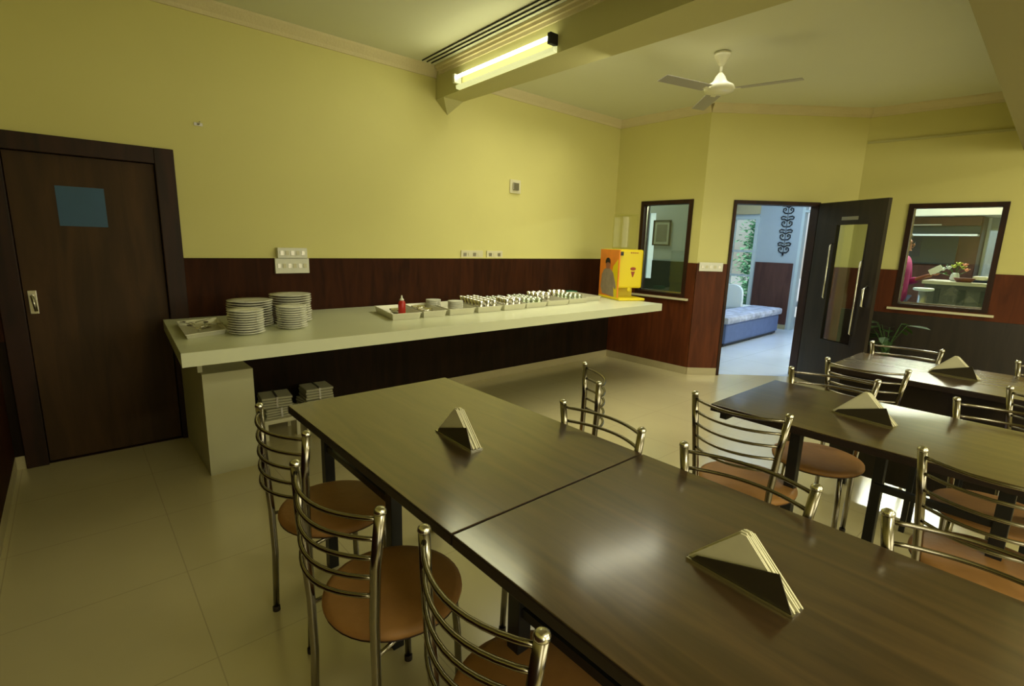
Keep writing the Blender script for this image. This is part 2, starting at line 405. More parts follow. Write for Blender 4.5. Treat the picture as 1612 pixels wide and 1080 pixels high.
# ------------------------------------------------------------------ tube light
def bx(y): return 2.52 + (y - .55) * (2.635 - 2.52) / (YW - .55)
t = thing('tube_light', 'lit fluorescent tube light fixed on the cross beam', 'light')
def along(y, off, z): return Vector((bx(y) - off, y, z))
A, B = 3.74, 2.575
bm = bmesh.new(); poly(bm, [along(A, .005, 2.69), along(A, .04, 2.693), along(A, .045, 2.718), along(A, .005, 2.73)], along(B, 0, 0) - along(A, 0, 0)); obj('fitting', bm, 'fitting', t)
one('fluorescent_tube', lambda b: tubep(b, [along(A - .02, .06, 2.772), along(B + .02, .06, 2.772)], .013, 10), 'tube', t)
for y in (A - .01, B + .01):
    one('end_holder', lambda b: box(b, bx(y) - .075, bx(y) - .004, y - .015, y + .015, 2.731, 2.80, bev=.004), 'dark' if y < 3 else 'white', t)

# ------------------------------------------------------------------ ceiling fan
f = thing('ceiling_fan', 'cream ceiling fan hanging beyond the cross beam', 'fan', (4.01, 2.186, 0))
one('canopy', lambda b: lathe(b, [(.03, 2.948), (.062, 2.945), (.058, 2.92), (.03, 2.87), (.016, 2.85)]), 'fan', f)
one('downrod', lambda b: tubep(b, [(0, 0, 2.86), (0, 0, 2.78)], .011), 'fan', f)
one('motor', lambda b: lathe(b, [(.014, 2.80), (.035, 2.775), (.05, 2.745), (.06, 2.73), (.105, 2.705), (.115, 2.685), (.11, 2.665), (.03, 2.655)]), 'fan', f)
for k in range(3):
    a = -1.31 + k * 2 * PI / 3; m4 = Matrix.Rotation(a, 4, 'Z') @ Matrix.Translation((0, 0, 2.675)) @ Matrix.Rotation(.14, 4, 'X')
    bl = one('blade', lambda b: box(b, .13, .58, -.055, .055, -.002, .002, m4, 0), 'fanblade', f)
    one('blade_arm', lambda b: box(b, .08, .16, -.018, .018, -.006, -.002, m4), 'fan', bl)

# ------------------------------------------------------------------ serving counter
ct = thing('serving_counter', 'long cream stone serving counter along the yellow wall', 'counter')
bm = bmesh.new(); poly(bm, [(.365, 2.885, .797), (4.64, 2.925, .797), (4.64, YW - .013, .797), (.44, YW - .013, .797)], (0, 0, .073)); obj('countertop', bm, 'marble', ct)
one('plinth', lambda b: (box(b, .515, .79, 3.34, 3.60, 0, .64), box(b, .515, .79, 3.60, YW - .014, 0, .797), box(b, .505, .53, 3.40, 3.60, .64, .797)), 'plinth', ct, 'cream block support under the left end')

# plates
def plate_mesh(r):
    bm = bmesh.new(); lathe(bm, [(r * .35, 0), (r * .6, .001), (r * .66, .006), (r, .014), (r * .995, .0165), (r * .64, .009), (r * .3, .007), (.001, .007)], 28)
    bmesh.ops.recalc_face_normals(bm, faces=bm.faces)
    me = bpy.data.meshes.new('plate'); bm.to_mesh(me); bm.free(); me.materials.append(M['china']); return me
def stack(x, y, r, n, pitch, who, z0=.871):
    me = plate_mesh(r)
    for i in range(n):
        o = bpy.data.objects.new('plate', me); C.objects.link(o)
        o.location = (x + random.uniform(-.003, .003), y + random.uniform(-.003, .003), z0 + i * pitch)
        tag(o, ('topmost white china plate of ' if i == n - 1 else 'white china plate under the top one in ') + who, 'plate', 'plates in ' + who)
stack(.852, 3.56, .135, 11, .0155, 'the wide stack behind the cutlery tray')
stack(.762, 3.29, .10, 10, .0145, 'the narrow front stack by the cutlery tray')
stack(1.125, 3.62, .135, 12, .016, 'the tall wide stack under the switch box')
stack(1.045, 3.345, .092, 10, .0145, 'the small front stack right of the others')

# cutlery tray
def tray(pts, label, h=.04, group=None, m='traym', z=.8705):
    """open tray from four floor-plan corners"""
    cx = sum(p[0] for p in pts) / 4; cy = sum(p[1] for p in pts) / 4
    def ring(b, k, z): return [b.verts.new((cx + (p[0] - cx) * k, cy + (p[1] - cy) * k, z)) for p in pts]
    bm = bmesh.new()
    R = [ring(bm, .90, z), ring(bm, .97, z + h), ring(bm, 1.0, z + h), ring(bm, 1.0, z + h - .004), ring(bm, .96, z + h - .004)]
    I = [ring(bm, .94, z + h), ring(bm, .88, z + .003)]
    def br(a, b): [bm.faces.new((a[i], a[(i + 1) % 4], b[(i + 1) % 4], b[i])) for i in range(4)]
    bm.faces.new(R[0][::-1]); br(R[0], R[4]); br(R[4], R[3]); br(R[3], R[2]); br(R[2], I[0]); br(I[0], I[1]); bm.faces.new(I[1])
    for v_ in R[1]: bm.verts.remove(v_)
    o = obj('tray', bm, m); tag(o, label, 'tray', group); return cx, cy
tray([(.44, 3.24), (.665, 3.33), (.72, 3.86), (.47, 3.80)], 'steel cutlery tray at the left end of the counter', .03)
def spoon(x, y, z, a, label, group, fork=False):
    r = thing('fork' if fork else 'spoon', label, 'fork' if fork else 'spoon', (x, y, z), a, group)
    one('handle', lambda b: tubep(b, [(0, 0, .004), (.06, 0, .007), (.12, 0, .004)], [.004, .0025, .002], 6), 'steel', r)
    if fork: one('tines', lambda b: [box(b, .12, .165, dy - .0012, dy + .0012, .002, .005) for dy in (-.007, -.0023, .0023, .007)] + [box(b, .115, .13, -.008, .008, .002, .005)], 'steel', r)
    else: one('bowl', lambda b: lathe(b, [(.002, -.002), (.010, 0), (.016, .006), (.0155, .0065), (.008, .001), (.001, 0)], 12, Matrix.Translation((.137, 0, .004)) @ Matrix.Diagonal((1.5, 1, 1, 1))), 'steel', r)
    return r
for i in range(9):
    spoon(.535 + .012 * (i % 5), 3.46 + .035 * i, .876 + .006 * (i % 3), PI / 2 + random.uniform(-1.2, .4), 'steel %s in the loose pile in the cutlery tray' % ('fork' if i % 3 == 0 else 'spoon'), 'cutlery in the left tray' + (' forks' if i % 3 == 0 else ' spoons'), i % 3 == 0)

# row of trays
TR = [(1.72, 1.98, 3.27), (1.985, 2.21, 3.275), (2.225, 2.495, 3.28), (2.51, 2.785, 3.285), (2.80, 3.07, 3.29), (3.08, 3.355, 3.31), (3.37, 3.68, 3.33), (3.70, 3.99, 3.36), (4.01, 4.27, 3.42)]
ordn = ['steel tray under the red sauce bottle, first of the row', 'steel tray second in the row, holding shallow steel bowls', 'steel tray third in the row, holding small white plates',
        'steel tray fourth in the row, crowded with shiny cups', 'steel tray fifth in the row, holding glasses', 'steel tray sixth in the row, holding short tumblers',
        'steel tray seventh in the row, holding spoons', 'steel tray eighth in the row, with cups piled at its back', 'steel tray last in the row beside the yellow dispenser']
cent = []
for (a, b_, y), l in zip(TR, ordn):
    s = .10
    cent.append(tray([(a, y + .01), (b_ - .020, y), (b_ + s - .020, y + .50), (a + s, y + .51)], l, .05, 'row of steel trays on the counter'))
def simple(name, meshfn, m, loc, label, cat, group=None, rz=0, cache={}):
    if meshfn not in cache:
        bm = bmesh.new(); meshfn(bm); bmesh.ops.recalc_face_normals(bm, faces=bm.faces)
        me = bpy.data.meshes.new(name); bm.to_mesh(me); bm.free(); me.materials.append(M[m]); cache[meshfn] = me
    o = bpy.data.objects.new(name, cache[meshfn]); C.objects.link(o); o.location = loc; o.rotation_euler = (0, 0, rz); tag(o, label, cat, group); return o
ZT = .8745
bowl = lambda b: lathe(b, [(.025, 0), (.05, .012), (.062, .035), (.059, .035), (.045, .013), (.02, .004), (.001, .003)], 20)
cup = lambda b: lathe(b, [(.022, 0), (.025, .03), (.031, .095), (.029, .095), (.023, .03), (.02, .004), (.001, .003)], 14)
tumb = lambda b: lathe(b, [(.022, 0), (.028, .08), (.026, .08), (.02, .004), (.001, .003)], 14)
sauc = lambda b: lathe(b, [(.03, 0), (.042, .003), (.065, .011), (.0645, .013), (.04, .006), (.001, .004)], 20)
# tray 1: bottle and bowls
r = thing('sauce_bottle', 'red squeeze sauce bottle with a pale nozzle', 'bottle', (1.885, 3.44, ZT))
one('bottle_body', lambda b: lathe(b, [(.024, 0), (.028, .004), (.028, .10), (.022, .115), (.016, .12)], 18), 'red', r)
one('nozzle', lambda b: lathe(b, [(.017, .121), (.017, .128), (.007, .14), (.004, .16)], 12), 'white', r)
simple('bowl', bowl, 'steel', (1.93, 3.60, ZT), 'shallow steel bowl behind the red sauce bottle', 'bowl')
for i, (x, y, z) in enumerate(((2.075, 3.42, 0), (2.075, 3.42, .014), (2.115, 3.58, 0), (2.115, 3.58, .014))):
    simple('bowl', bowl, 'steel', (x, y, ZT + z), ('upper' if i % 2 else 'lower') + ' steel bowl of the %s nested pair in the second tray' % ('front' if i < 2 else 'rear'), 'bowl', 'steel bowls in the second tray')
for i in range(10): simple('saucer', sauc, 'china', (2.38, 3.44, ZT + i * .009), 'small white plate in the front stack in the third tray', 'plate', 'small white plates front stack')
for i in range(9): simple('saucer', sauc, 'china', (2.305, 3.66, ZT + i * .009), 'small white plate in the rear stack in the third tray', 'plate', 'small white plates rear stack')
def fill(k, fn, m, name, label, group, nx, ny, pitch, jit=.004, z=0, y0=.06):
    a, b_, y = TR[k]
    for i in range(ny):
        for j in range(nx):
            yy = y + y0 + i * pitch; xx = a + .045 + j * pitch + .10 * (yy - y) / .5
            simple(name, fn, m, (xx + random.uniform(-jit, jit), yy + random.uniform(-jit, jit), ZT + z), label, name.split('_')[-1], group)
fill(3, cup, 'steel', 'cup', 'shiny steel cup packed in the fourth tray', 'steel cups fourth tray', 3, 6, .071)
fill(4, cup, 'steel', 'cup', 'steel cup standing in the fifth tray', 'steel cups fifth tray', 3, 3, .071)
fill(4, tumb, 'glassware', 'glass', 'clear drinking glass at the back of the fifth tray', 'glasses fifth tray', 3, 3, .07, y0=.275)
fill(5, tumb, 'glassware', 'glass', 'short clear tumbler in the sixth tray', 'tumblers sixth tray', 3, 6, .07)
for i in range(14):
    a, b_, y = TR[6]
    spoon(a + .05 + .014 * (i % 14), y + .04 + (.012 * (i % 3)), ZT + .001 + .005 * (i % 2), PI / 2 + .2, 'steel spoon lying in the seventh tray', 'spoons seventh tray')
fill(6, cup, 'steel', 'cup', 'steel cup at the back of the seventh tray', 'steel cups seventh tray', 3, 3, .075, y0=.27)
fill(7, tumb, 'dsteel', 'cup', 'short steel cup in the eighth tray', 'short cups eighth tray', 3, 4, .068)
fill(7, cup, 'china', 'cup', 'white cup at the back of the eighth tray', 'white cups eighth tray', 3, 2, .07, y0=.35)
o = one('green_packet', lambda b: box(b, 4.36, 4.50, 3.98, 4.10, .871, .915, None, .012), 'green'); tag(o, 'small green packet lying behind the yellow dispenser', 'packet')

# ------------------------------------------------------------------ drink dispenser
dx, dy = 4.44, 3.35; yaw = math.atan2(-.13, .30)
ds = thing('drink_dispenser', 'yellow drink dispenser with clear tank on top', 'dispenser', (dx, dy, .8705), yaw)
wd, dp = .30, .42
one('base_tray', lambda b: box(b, -.02, wd - .0, -.06, dp, 0, .03, None, .012), 'dyellow', ds)
one('body', lambda b: (box(b, 0, wd, 0.03, dp, .13, .545, None, .02), box(b, .04, wd - .04, .16, dp - .01, .028, .14)), 'dyellow', ds)
one('side_panel', lambda b: box(b, -.012, .001, .0, dp + .01, .005, .54, None, .002), 'dorange', ds, 'orange printed side panel with a man')
sp = bmesh.new()
def flatshape(bm, pts, x): 
    poly(bm, [(x, y, z) for y, z in pts], (-.002, 0, 0))
one('printed_glow', lambda b: flatshape(b, [(.01, .02), (.10, .02), (.17, .12), (.12, .36), (.02, .44)], -.0121), 'dyellow', ds, 'yellow area of the print')
fig = one('printed_man', lambda b: flatshape(b, [(.07, .03), (.34, .0501), (.385, .12), (.37, .26), (.33, .315), (.27, .335), (.19, .335), (.11, .29), (.06, .20), (.03, .14), (.045, .11), (.09, .14)], -.0125), 'shirtprint', ds, 'printed man in a grey shirt')
one('printed_face', lambda b: flatshape(b, [(.19, .33), (.185, .37), (.20, .40), (.275, .40), (.285, .37), (.265, .33)], -.0146), 'skin', fig)
one('printed_hair', lambda b: flatshape(b, [(.18, .385), (.19, .43), (.22, .45), (.265, .445), (.29, .42), (.288, .385), (.25, .40), (.21, .40)], -.0167), 'hair', fig)
def ell(cx, cz, a, b_, n=20): return [(cx + a * math.cos(2 * PI * k / n), cz + b_ * math.sin(2 * PI * k / n)) for k in range(n)]
one('front_emblem', lambda b: (poly(b, [(x, .0295, z) for x, z in ell(.18, .34, .035, .018)], (0, -.001, 0)), poly(b, [(x, .0295, z) for x, z in ((.155, .31), (.205, .31), (.185, .25), (.175, .25))], (0, -.001, 0))), 'printred', ds, 'small dark red emblem')
one('front_lettering', lambda b: [box(b, .14 + .025 * k, .156 + .025 * k, .0275, .0298, .505, .515) for k in range(4)], 'printred', ds, 'small line of red lettering marks')
one('tap', lambda b: (tubep(b, [(wd / 2, .05, .13), (wd / 2, .05, .09)], .012, 8), box(b, wd / 2 - .02, wd / 2 + .02, .035, .045, .10, .135)), 'dyellow', ds)
tk = bmesh.new(); box(tk, .05, wd - .05, .10, .31, .546, .91, None, .02); obj('water_tank', tk, 'clear', ds, 'clear plastic tank')
one('tank_lid', lambda b: box(b, .055, wd - .055, .105, .305, .9105, .922, None, .004), 'clear', ds)
one('knob', lambda b: box(b, .005, .045, .012, .03, .48, .52, None, .004), 'blackm', ds)

# ------------------------------------------------------------------ things under the counter
def stool(x, y, w, h, label):
    r = thing('low_stool', label, 'stool', (x, y, 0))
    one('seat', lambda b: box(b, -w / 2, w / 2, -.13, .13, h - .03, h, None, .006), 'cream', r)
    for sx in (-1, 1):
        for sy in (-1, 1): one('leg', lambda b: box(b, sx * (w / 2 - .02) - .012, sx * (w / 2 - .02) + .012, sy * .11 - .012, sy * .11 + .012, 0, h - .03), 'cream', r)
stool(1.05, 3.83, .26, .15, 'low cream stool under the counter, beside the plinth')
stool(1.36, 3.88, .26, .15, 'low cream stool under the counter, farther from the plinth')
def bundle(x, y, z, w, dd, hh, a, label, group):
    m4 = Matrix.Translation((x, y, z)) @ Matrix.Rotation(a, 4, 'Z')
    r = thing('cloth_bundle', label, 'bundle', (x, y, z), a, group)
    one('folded_cloth', lambda b: [box(b, -w / 2 + .004 * (k % 2), w / 2 - .003 * (k % 3), -dd / 2, dd / 2, k * hh / 4 + .001, (k + 1) * hh / 4 - .002, None, .006) for k in range(4)], 'bundle', r)
    one('tie_string', lambda b: box(b, -.006, .006, -dd / 2 - .003, dd / 2 + .003, .001, hh + .002), 'dsteel', r)
bundle(1.05, 3.83, .151, .22, .2, .075, .05, 'bottom bundle of folded white cloth on the stool beside the plinth', 'cloth bundles by the plinth')
bundle(1.04, 3.83, .229, .21, .2, .08, -.12, 'topmost bundle of folded white cloth on the stool beside the plinth', 'cloth bundles by the plinth')
bundle(1.35, 3.88, .151, .22, .2, .07, .1, 'bottom bundle of folded white cloth on the farther stool', 'cloth bundles farther')
bundle(1.36, 3.88, .224, .21, .2, .085, -.05, 'topmost bundle of folded white cloth on the farther stool', 'cloth bundles farther')

# ------------------------------------------------------------------ tables
TZ = .76
def table(x0, x1, y0, y1, label, near, far, rail=None, panel=False):
    """near / far: y of the two legs on the side next to / away from the aisle"""
    cx, cy = (x0 + x1) / 2, (y0 + y1) / 2; w = (x1 - x0) / 2; l = (y1 - y0) / 2
    r = thing('dining_table', label, 'table', (cx, cy, 0), 0, 'dining tables')
    one('tabletop', lambda b: box(b, -w + .002, w - .002, -l + .002, l - .002, TZ - .004, TZ, None, .0015), 'table', r)
    one('edge_band', lambda b: box(b, -w, w, -l + .001, l - .001, TZ - .032, TZ - .0045, None, .002), 'tedge', r)
    lx = w - .13
    for sx, ys in ((-1, near), (1, far)):
        ys = [y - cy for y in ys]
        for yl in ys:
            one('leg', lambda b: box(b, sx * lx - .021, sx * lx + .021, yl - .021, yl + .021, 0, TZ - .033, None, .003), 'blackm', r)
        a, b_ = (rail[0] - cy, rail[1] - cy) if rail else ys
        one('side_rail', lambda b: box(b, sx * lx - .012, sx * lx + .012, min(a, b_) + .0212, max(a, b_) - .0212, .555, .58), 'blackm', r)
    for sy in (-1, 1):
        one('cross_rail', lambda b: box(b, -w + .03, w - .03, sy * (l - .05) - .015, sy * (l - .05) + .015, TZ - .065, TZ - .033), 'blackm', r)
    if panel: one('modesty_panel', lambda b: box(b, -lx - .045, -lx - .0215, -l + .06, l - .06, .10, TZ - .033), 'blackdoor', r)
    return r
table(.622, 1.402, .912, 2.115, 'dark wood table nearest the serving counter, holding one napkin holder', (1.45, 2.04), (1.10, 2.0))
table(.622, 1.402, -.292, .908, 'large dark wood table in the foreground with a pale napkin holder', (.80, -.15), (.75, -.15))
table(2.13, 2.83, -.15, 1.05, 'middle dark wood table with a glossy top, chairs on both sides', (.72, .07), (.50, 0.0), (.07, .45))
table(3.47, 4.17, -.18, 1.00, 'dark wood table farthest away, before the wall with the window', (.85, -.05), (.85, -.05), None, True)
table(2.13, 2.83, -1.355, -.153, 'dark wood table at the right edge, joined to the middle table', (-.4, -1.2), (-.4, -1.2))

# napkin holders
def holder(x, y, rz, label, s=1.0):
    r = thing('napkin_holder', label, 'napkin holder', (x, y, TZ + .0005), rz, 'napkin holders on the tables')
    h = .115; L = .115
    one('base', lambda b: (box(b, -.022, .022, -L, L, 0, .004), box(b, -.0255, -.0225, -L, L, 0, .006)), 'steel', r)
    bm = bmesh.new(); poly(bm, [(-.022, L * .93, .004), (-.022, -L * .98, .004), (-.022, -L * .70, .074), (-.022, L * .80, .020)], (.002, 0, 0)); obj('front_plate', bm, 'holder', r, 'dark reflective plate')
    bm = bmesh.new(); poly(bm, [(.020, L * .93, .004), (.020, -L * .93, .004), (.020, -L * .60, .04), (.020, L * .80, .014)], (.002, 0, 0)); obj('rear_plate', bm, 'holder', r)
    bm = bmesh.new()
    for k in range(6):
        xx = -.016 + k * .0055; q = .004 * math.sin(k * 2.3)
        poly(bm, [(xx, L + q, .006), (xx, -L + q, .006), (xx + .001, -.006 + q, h + q), (xx + .001, .006 + q, h + q)], (.0035, 0, 0))
    obj('folded_napkins', bm, 'napkin', r, 'white paper napkins folded in triangles')
holder(.975, 1.385, -.03, 'napkin holder on the table nearest the counter, darker than the others')
holder(1.00, .385, -.05, 'napkin holder on the foreground table, largest in view')
holder(2.47, .545, -.12, 'napkin holder on the middle table')
holder(3.83, .45, -.1, 'napkin holder on the farthest table')

# ------------------------------------------------------------------ chairs
def make_chair():
    r = thing('dining_chair', '', 'chair', group='chrome dining chairs around the tables')
    ST = .449
    one('seat', lambda b: lathe(b, [(.196, ST - .026), (.202, ST - .016), (.200, ST - .006), (.18, ST + .001), (.10, ST + .004), (.001, ST + .005)], 40, Matrix.Translation((.182, 0, 0))), 'seat', r)
    one('seat_rim', lambda b: lathe(b, [(.15, ST - .034), (.188, ST - .034), (.199, ST - .027), (.15, ST - .0265)], 40, Matrix.Translation((.182, 0, 0))), 'seatrim', r)
    for s in (-1, 1):
        p = one('rear_leg', lambda b: tubep(b, [(-.005, s * .148, .012), (.006, s * .150, .25), (.004, s * .152, .43), (.0, s * .157, .52), (-.004, s * .172, .68), (0, s * .19, .828)], [.0115, .012, .0125, .0135, .0135, .0135], 12), 'chrome', r)
        one('end_cap', lambda b: lathe(b, [(.0145, .828), (.0155, .831), (.014, .838), (.008, .843), (.001, .844)], 14, Matrix.Translation((0, s * .19, 0))), 'steel', p)
        one('rubber_foot', lambda b: lathe(b, [(.014, 0), (.014, .018), (.012, .02)], 12, Matrix.Translation((-.005, s * .148, 0))), 'rubber', p)
        p = one('front_leg', lambda b: tubep(b, [(.335, s * .125, .012), (.328, s * .122, .25), (.315, s * .115, .41), (.29, s * .105, .418)], .0115, 12), 'chrome', r)
        one('rubber_foot', lambda b: lathe(b, [(.014, 0), (.014, .018), (.012, .02)], 12, Matrix.Translation((.335, s * .125, 0))), 'rubber', p)
    for k, z in enumerate((.812, .758, .705, .652, .600)):
        w = .19 - (.828 - z) * .115; x0 = -.001 - .02 * (.828 - z)
        pts = [(x0 - .062 * (1 - (t / 6) ** 2) if abs(t) < 6 else x0, w * t / 6, z - .004 * (1 - (t / 6) ** 2)) for t in range(-6, 7)]
        one('back_rung', lambda b: tubep(b, pts, .0062, 8), 'chrome', r)
    one('seat_frame', lambda b: tubep(b, [(.004, -.152, .41), (.10, -.14, .412), (.30, -.108, .412), (.31, 0, .412), (.30, .108, .412), (.10, .14, .412), (.004, .152, .41)], .0065, 8), 'chrome', r)
    return r
CH = [
 (.493, 1.758, 6, 'chrome ladder-back chair at the left, nearest the counter plinth'),
 (.447, 1.182, 10.4, 'chrome chair with brown seat, between the nearest and counter-end chairs on the left'),
 (.515, .677, -1.8, 'chrome chair in the near foreground, cut off by the bottom of the photo'),
 (1.425, 1.121, 178.2, 'chrome chair pushed in across the table nearest the counter'),
 (1.43, .583, 182.5, 'chrome chair pushed in across the foreground table, left one'),
 (1.435, .045, 180, 'chrome chair pushed in across the foreground table, near the right edge'),
 (1.885, 1.55, 140.5, 'stray chrome chair standing alone in the aisle, seen edge-on'),
 (1.998, .864, 2.3, 'chrome chair backed to the aisle at the left end of the middle table'),
 (2.02, .083, 1, 'chrome chair backed to the aisle at the right part of the middle table'),
 (2.905, .802, 191.2, 'chrome chair on the far side of the middle table, left one'),
 (2.885, .12, 183, 'chrome chair on the far side of the middle table, right one'),
 (3.334, .765, 4.9, 'chrome chair on the near side of the farthest table, left one'),
 (3.36, -.01, 2, 'chrome chair on the near side of the farthest table, right one'),
 (4.255, .77, 187, 'chrome chair behind the farthest table, below the window, left one'),
 (4.255, .03, 183, 'chrome chair behind the farthest table at the right edge'),
]
c0 = make_chair()
for i, (x, y, a, l) in enumerate(CH):
    if i == 0: c0.location = (x, y, 0); c0.rotation_euler = (0, 0, math.radians(a)); c0['label'] = l
    else: dup(c0, (x, y, 0), math.radians(a), l)

# speckled stool between the tables
o_ = thing('upholstered_stool', 'dark square stool with purple speckled cushion between the middle and farthest tables', 'stool', (3.27, .37, 0))
one('base', lambda b: (box(b, -.09, .09, -.10, .10, .50, .56, None, .006), [box(b, sx * .075 - .012, sx * .075 + .012, sy * .085 - .012, sy * .085 + .012, .0, .4995) for sx in (-1, 1) for sy in (-1, 1)]), 'blackm', o_)
one('cushion', lambda b: box(b, -.11, .11, -.12, .12, .561, .63, None, .02), 'purple', o_)

# ------------------------------------------------------------------ potted plants
def plant(x, y, pr, ph, n, h, spread, label, m='leaf', seed=1):
    rnd = random.Random(seed)
    r = thing('potted_plant', label, 'plant', (x, y, 0))
    one('pot', lambda b: lathe(b, [(pr * .7, 0.001), (pr, ph), (pr * .92, ph), (pr * .85, ph - .03), (.001, ph - .03)], 20), 'pot', r)
    st = bmesh.new(); lf = bmesh.new()
    for k in range(n):
        a = rnd.uniform(0, 2 * PI); hh = h * rnd.uniform(.45, 1); sp = spread * rnd.uniform(.4, 1)
        top = Vector((sp * math.cos(a), sp * math.sin(a), ph + hh)); mid = Vector((sp * .3 * math.cos(a), sp * .3 * math.sin(a), ph + hh * .6))
        tubep(st, [(0, 0, ph - .035), mid, top], .003, 5)
        d = Vector((math.cos(a), math.sin(a), rnd.uniform(-.5, .3))).normalized(); s = d.cross(Vector((0, 0, 1))).normalized(); L = rnd.uniform(.13, .22)
        p = [top, top + d * L * .35 + s * L * .34, top + d * L * .7 + s * L * .26 - Vector((0, 0, .01)), top + d * L - Vector((0, 0, .03)), top + d * L * .7 - s * L * .2 - Vector((0, 0, .01)), top + d * L * .35 - s * L * .25]
        c = lf.verts.new(top + d * L * .5 - Vector((0, 0, .015))); vs = [lf.verts.new(q) for q in p]
        for i in range(6): lf.faces.new((vs[i], vs[(i + 1) % 6], c))
    obj('stems', st, 'dleaf', r); obj('foliage', lf, m, r)
plant(6.30, 1.30, .13, .28, 26, .50, .16, 'dark leafy potted plant behind the open door, below the window', 'dleaf', 4)
plant(7.55, 2.36, .10, .10, 12, .14, .08, 'tiny dark plant on the lobby floor by the doorway', 'dleaf', 5)

# ------------------------------------------------------------------ lobby beyond
XB = 10.0
L_east = Wall((XB, 7.0), (XB, -4.0))
def ly(y): return 7.0 - y
ops = [(ly(5.35), ly(4.36), 0, 2.08), (ly(3.62), ly(2.5), 0, 2.60), (ly(1.18), ly(.5), .95, 1.84)]
bm = bmesh.new(); L_east.holes(bm, 0, 11.0, 0, ZC, -TH, 0, ops); struct('wall_lobby_east', bm, 'lwall')
bm = bmesh.new(); L_east.box(bm, ly(4.34), ly(3.66), .09, 1.225, .001, .02); trim(bm, 'lbrown')
bm = bmesh.new(); L_east.box(bm, ly(4.34), ly(3.66), 0.001, .085, .001, .02); trim(bm, 'skirt')
bm = bmesh.new(); L_east.box(bm, ly(5.4), ly(4.36), 2.12, 2.35, .001, .02); trim(bm, 'cornice')
L_part = Wall((7.1, 7.0), (7.1, 4.06))
bm = bmesh.new(); L_part.holes(bm, 0, L_part.len, 0, ZC, -.1, 0, [(7 - 4.84, 7 - 4.72, .95, 1.98)]); struct('wall_lobby_partition', bm, 'lwall'); bm = bmesh.new(); L_part.box(bm, 7 - 4.839, 7 - 4.721, .951, 1.979, -.06, -.03); struct('window_4', bm, 'paneglow')
bm = bmesh.new(); L_part.holes(bm, 0, L_part.len, 0, 1.24, .001, .014, [(7 - 4.84, 7 - 4.72, .95, 1.98)]); trim(bm, 'lgreen')
bm = bmesh.new(); box(bm, 5.45, 10.0, 7.0, 7.14, 0, ZC); struct('wall_lobby_north', bm, 'lwall')
bm = bmesh.new(); box(bm, 7.35, 10.0, -4.14, -4.0, 0, ZC); struct('wall_lobby_south', bm, 'lcream')
bm = bmesh.new(); box(bm, 5.30, 5.45, YW + .141, 7.14, 0, ZC); struct('wall_lobby_west', bm, 'lwall')

def framed(n, W, s0, s1, z0, z1, fw, bars=(), m='alu'):
    bm = bmesh.new()
    W.box(bm, s0 + .001, s0 + fw, z0, z1, -.08, .03); W.box(bm, s1 - fw, s1 - .001, z0, z1, -.08, .03)
    W.box(bm, s0 + fw, s1 - fw, z1 - fw, z1 - .001, -.08, .03)
    for b_ in bars: W.box(bm, s0 + fw, s1 - fw, b_ - .02, b_ + .02, -.06, 0)
    r = struct(n, bm, m)
    mid = (s0 + s1) / 2
    one('stile', lambda b: W.box(b, mid - .03, mid + .03, z0 + .02, z1 - fw, -.058, -.002), m, r)
    one('pane', lambda b: W.box(b, s0 + fw, s1 - fw, z0 + .02, z1 - fw, -.036, -.03), 'pane', r)
framed('door_3', L_east, ly(5.35), ly(4.36), .002, 2.08, .06, (.95, 1.42))
framed('window_3', L_east, ly(1.18), ly(.5), .95, 1.84, .025)
bm = bmesh.new(); W = L_east; W.box(bm, ly(3.62) + .001, ly(3.62) + .05, 0.001, 2.6, -.13, .01); W.box(bm, ly(2.5) - .05, ly(2.5) - .001, .001, 2.6, -.13, .01); W.box(bm, ly(3.62) + .05, ly(2.5) - .05, 2.13, 2.17, -.13, .01)
struct('trim_lobby_opening', bm, 'alu')

# wrought iron wall hanging
def hanging(b):
    y0, x = 3.86, XB - .012
    tubep(b, [(x, y0, 1.40), (x, y0, 2.3)], .005, 6)
    for k in range(4):
        zc = 1.50 + k * .235
        for s in (-1, 1):
            tubep(b, [(x, y0 + s * .012, zc - .085), (x, y0 + s * .05, zc - .085), (x, y0 + s * .088, zc - .05), (x, y0 + s * .085, zc - .005), (x, y0 + s * .05, zc + .01), (x, y0 + s * .035, zc - .02), (x, y0 + s * .055, zc - .035)], .0105, 6)
            tubep(b, [(x, y0 + s * .008, zc + .02), (x, y0 + s * .05, zc + .05), (x, y0 + s * .10, zc + .045), (x, y0 + s * .112, zc + .08), (x, y0 + s * .08, zc + .10), (x, y0 + s * .02, zc + .085)], .0105, 6)
    lathe(b, [(.001, -.04), (.022, 0), (.001, .04)], 8, Matrix.Translation((x - .015, y0, 1.39)))
o = one('wall_hanging', hanging, 'iron'); tag(o, 'black wrought iron scroll hanging on the grey lobby wall', 'wall hanging')

# picture
pf = thing('framed_picture', 'small dark framed picture seen through the narrow window', 'picture')
P = L_part
def fy(y): return 7 - y
bm = bmesh.new()
for a, b_, c, d_ in ((4.735, 4.715, 1.475, 1.865), (4.445, 4.425, 1.475, 1.865)): P.box(bm, fy(a), fy(b_), c, d_, .015, .035)
P.box(bm, fy(4.715), fy(4.445), 1.475, 1.495, .015, .035); P.box(bm, fy(4.715), fy(4.445), 1.845, 1.865, .015, .035)
pf.location = (0, 0, 0); obj('frame', bm, 'iron', pf)
one('mount', lambda b: P.box(b, fy(4.715), fy(4.445), 1.495, 1.845, .015, .02), 'mount', pf)
one('print', lambda b: P.box(b, fy(4.675), fy(4.485), 1.535, 1.80, .021, .023), 'art', pf)

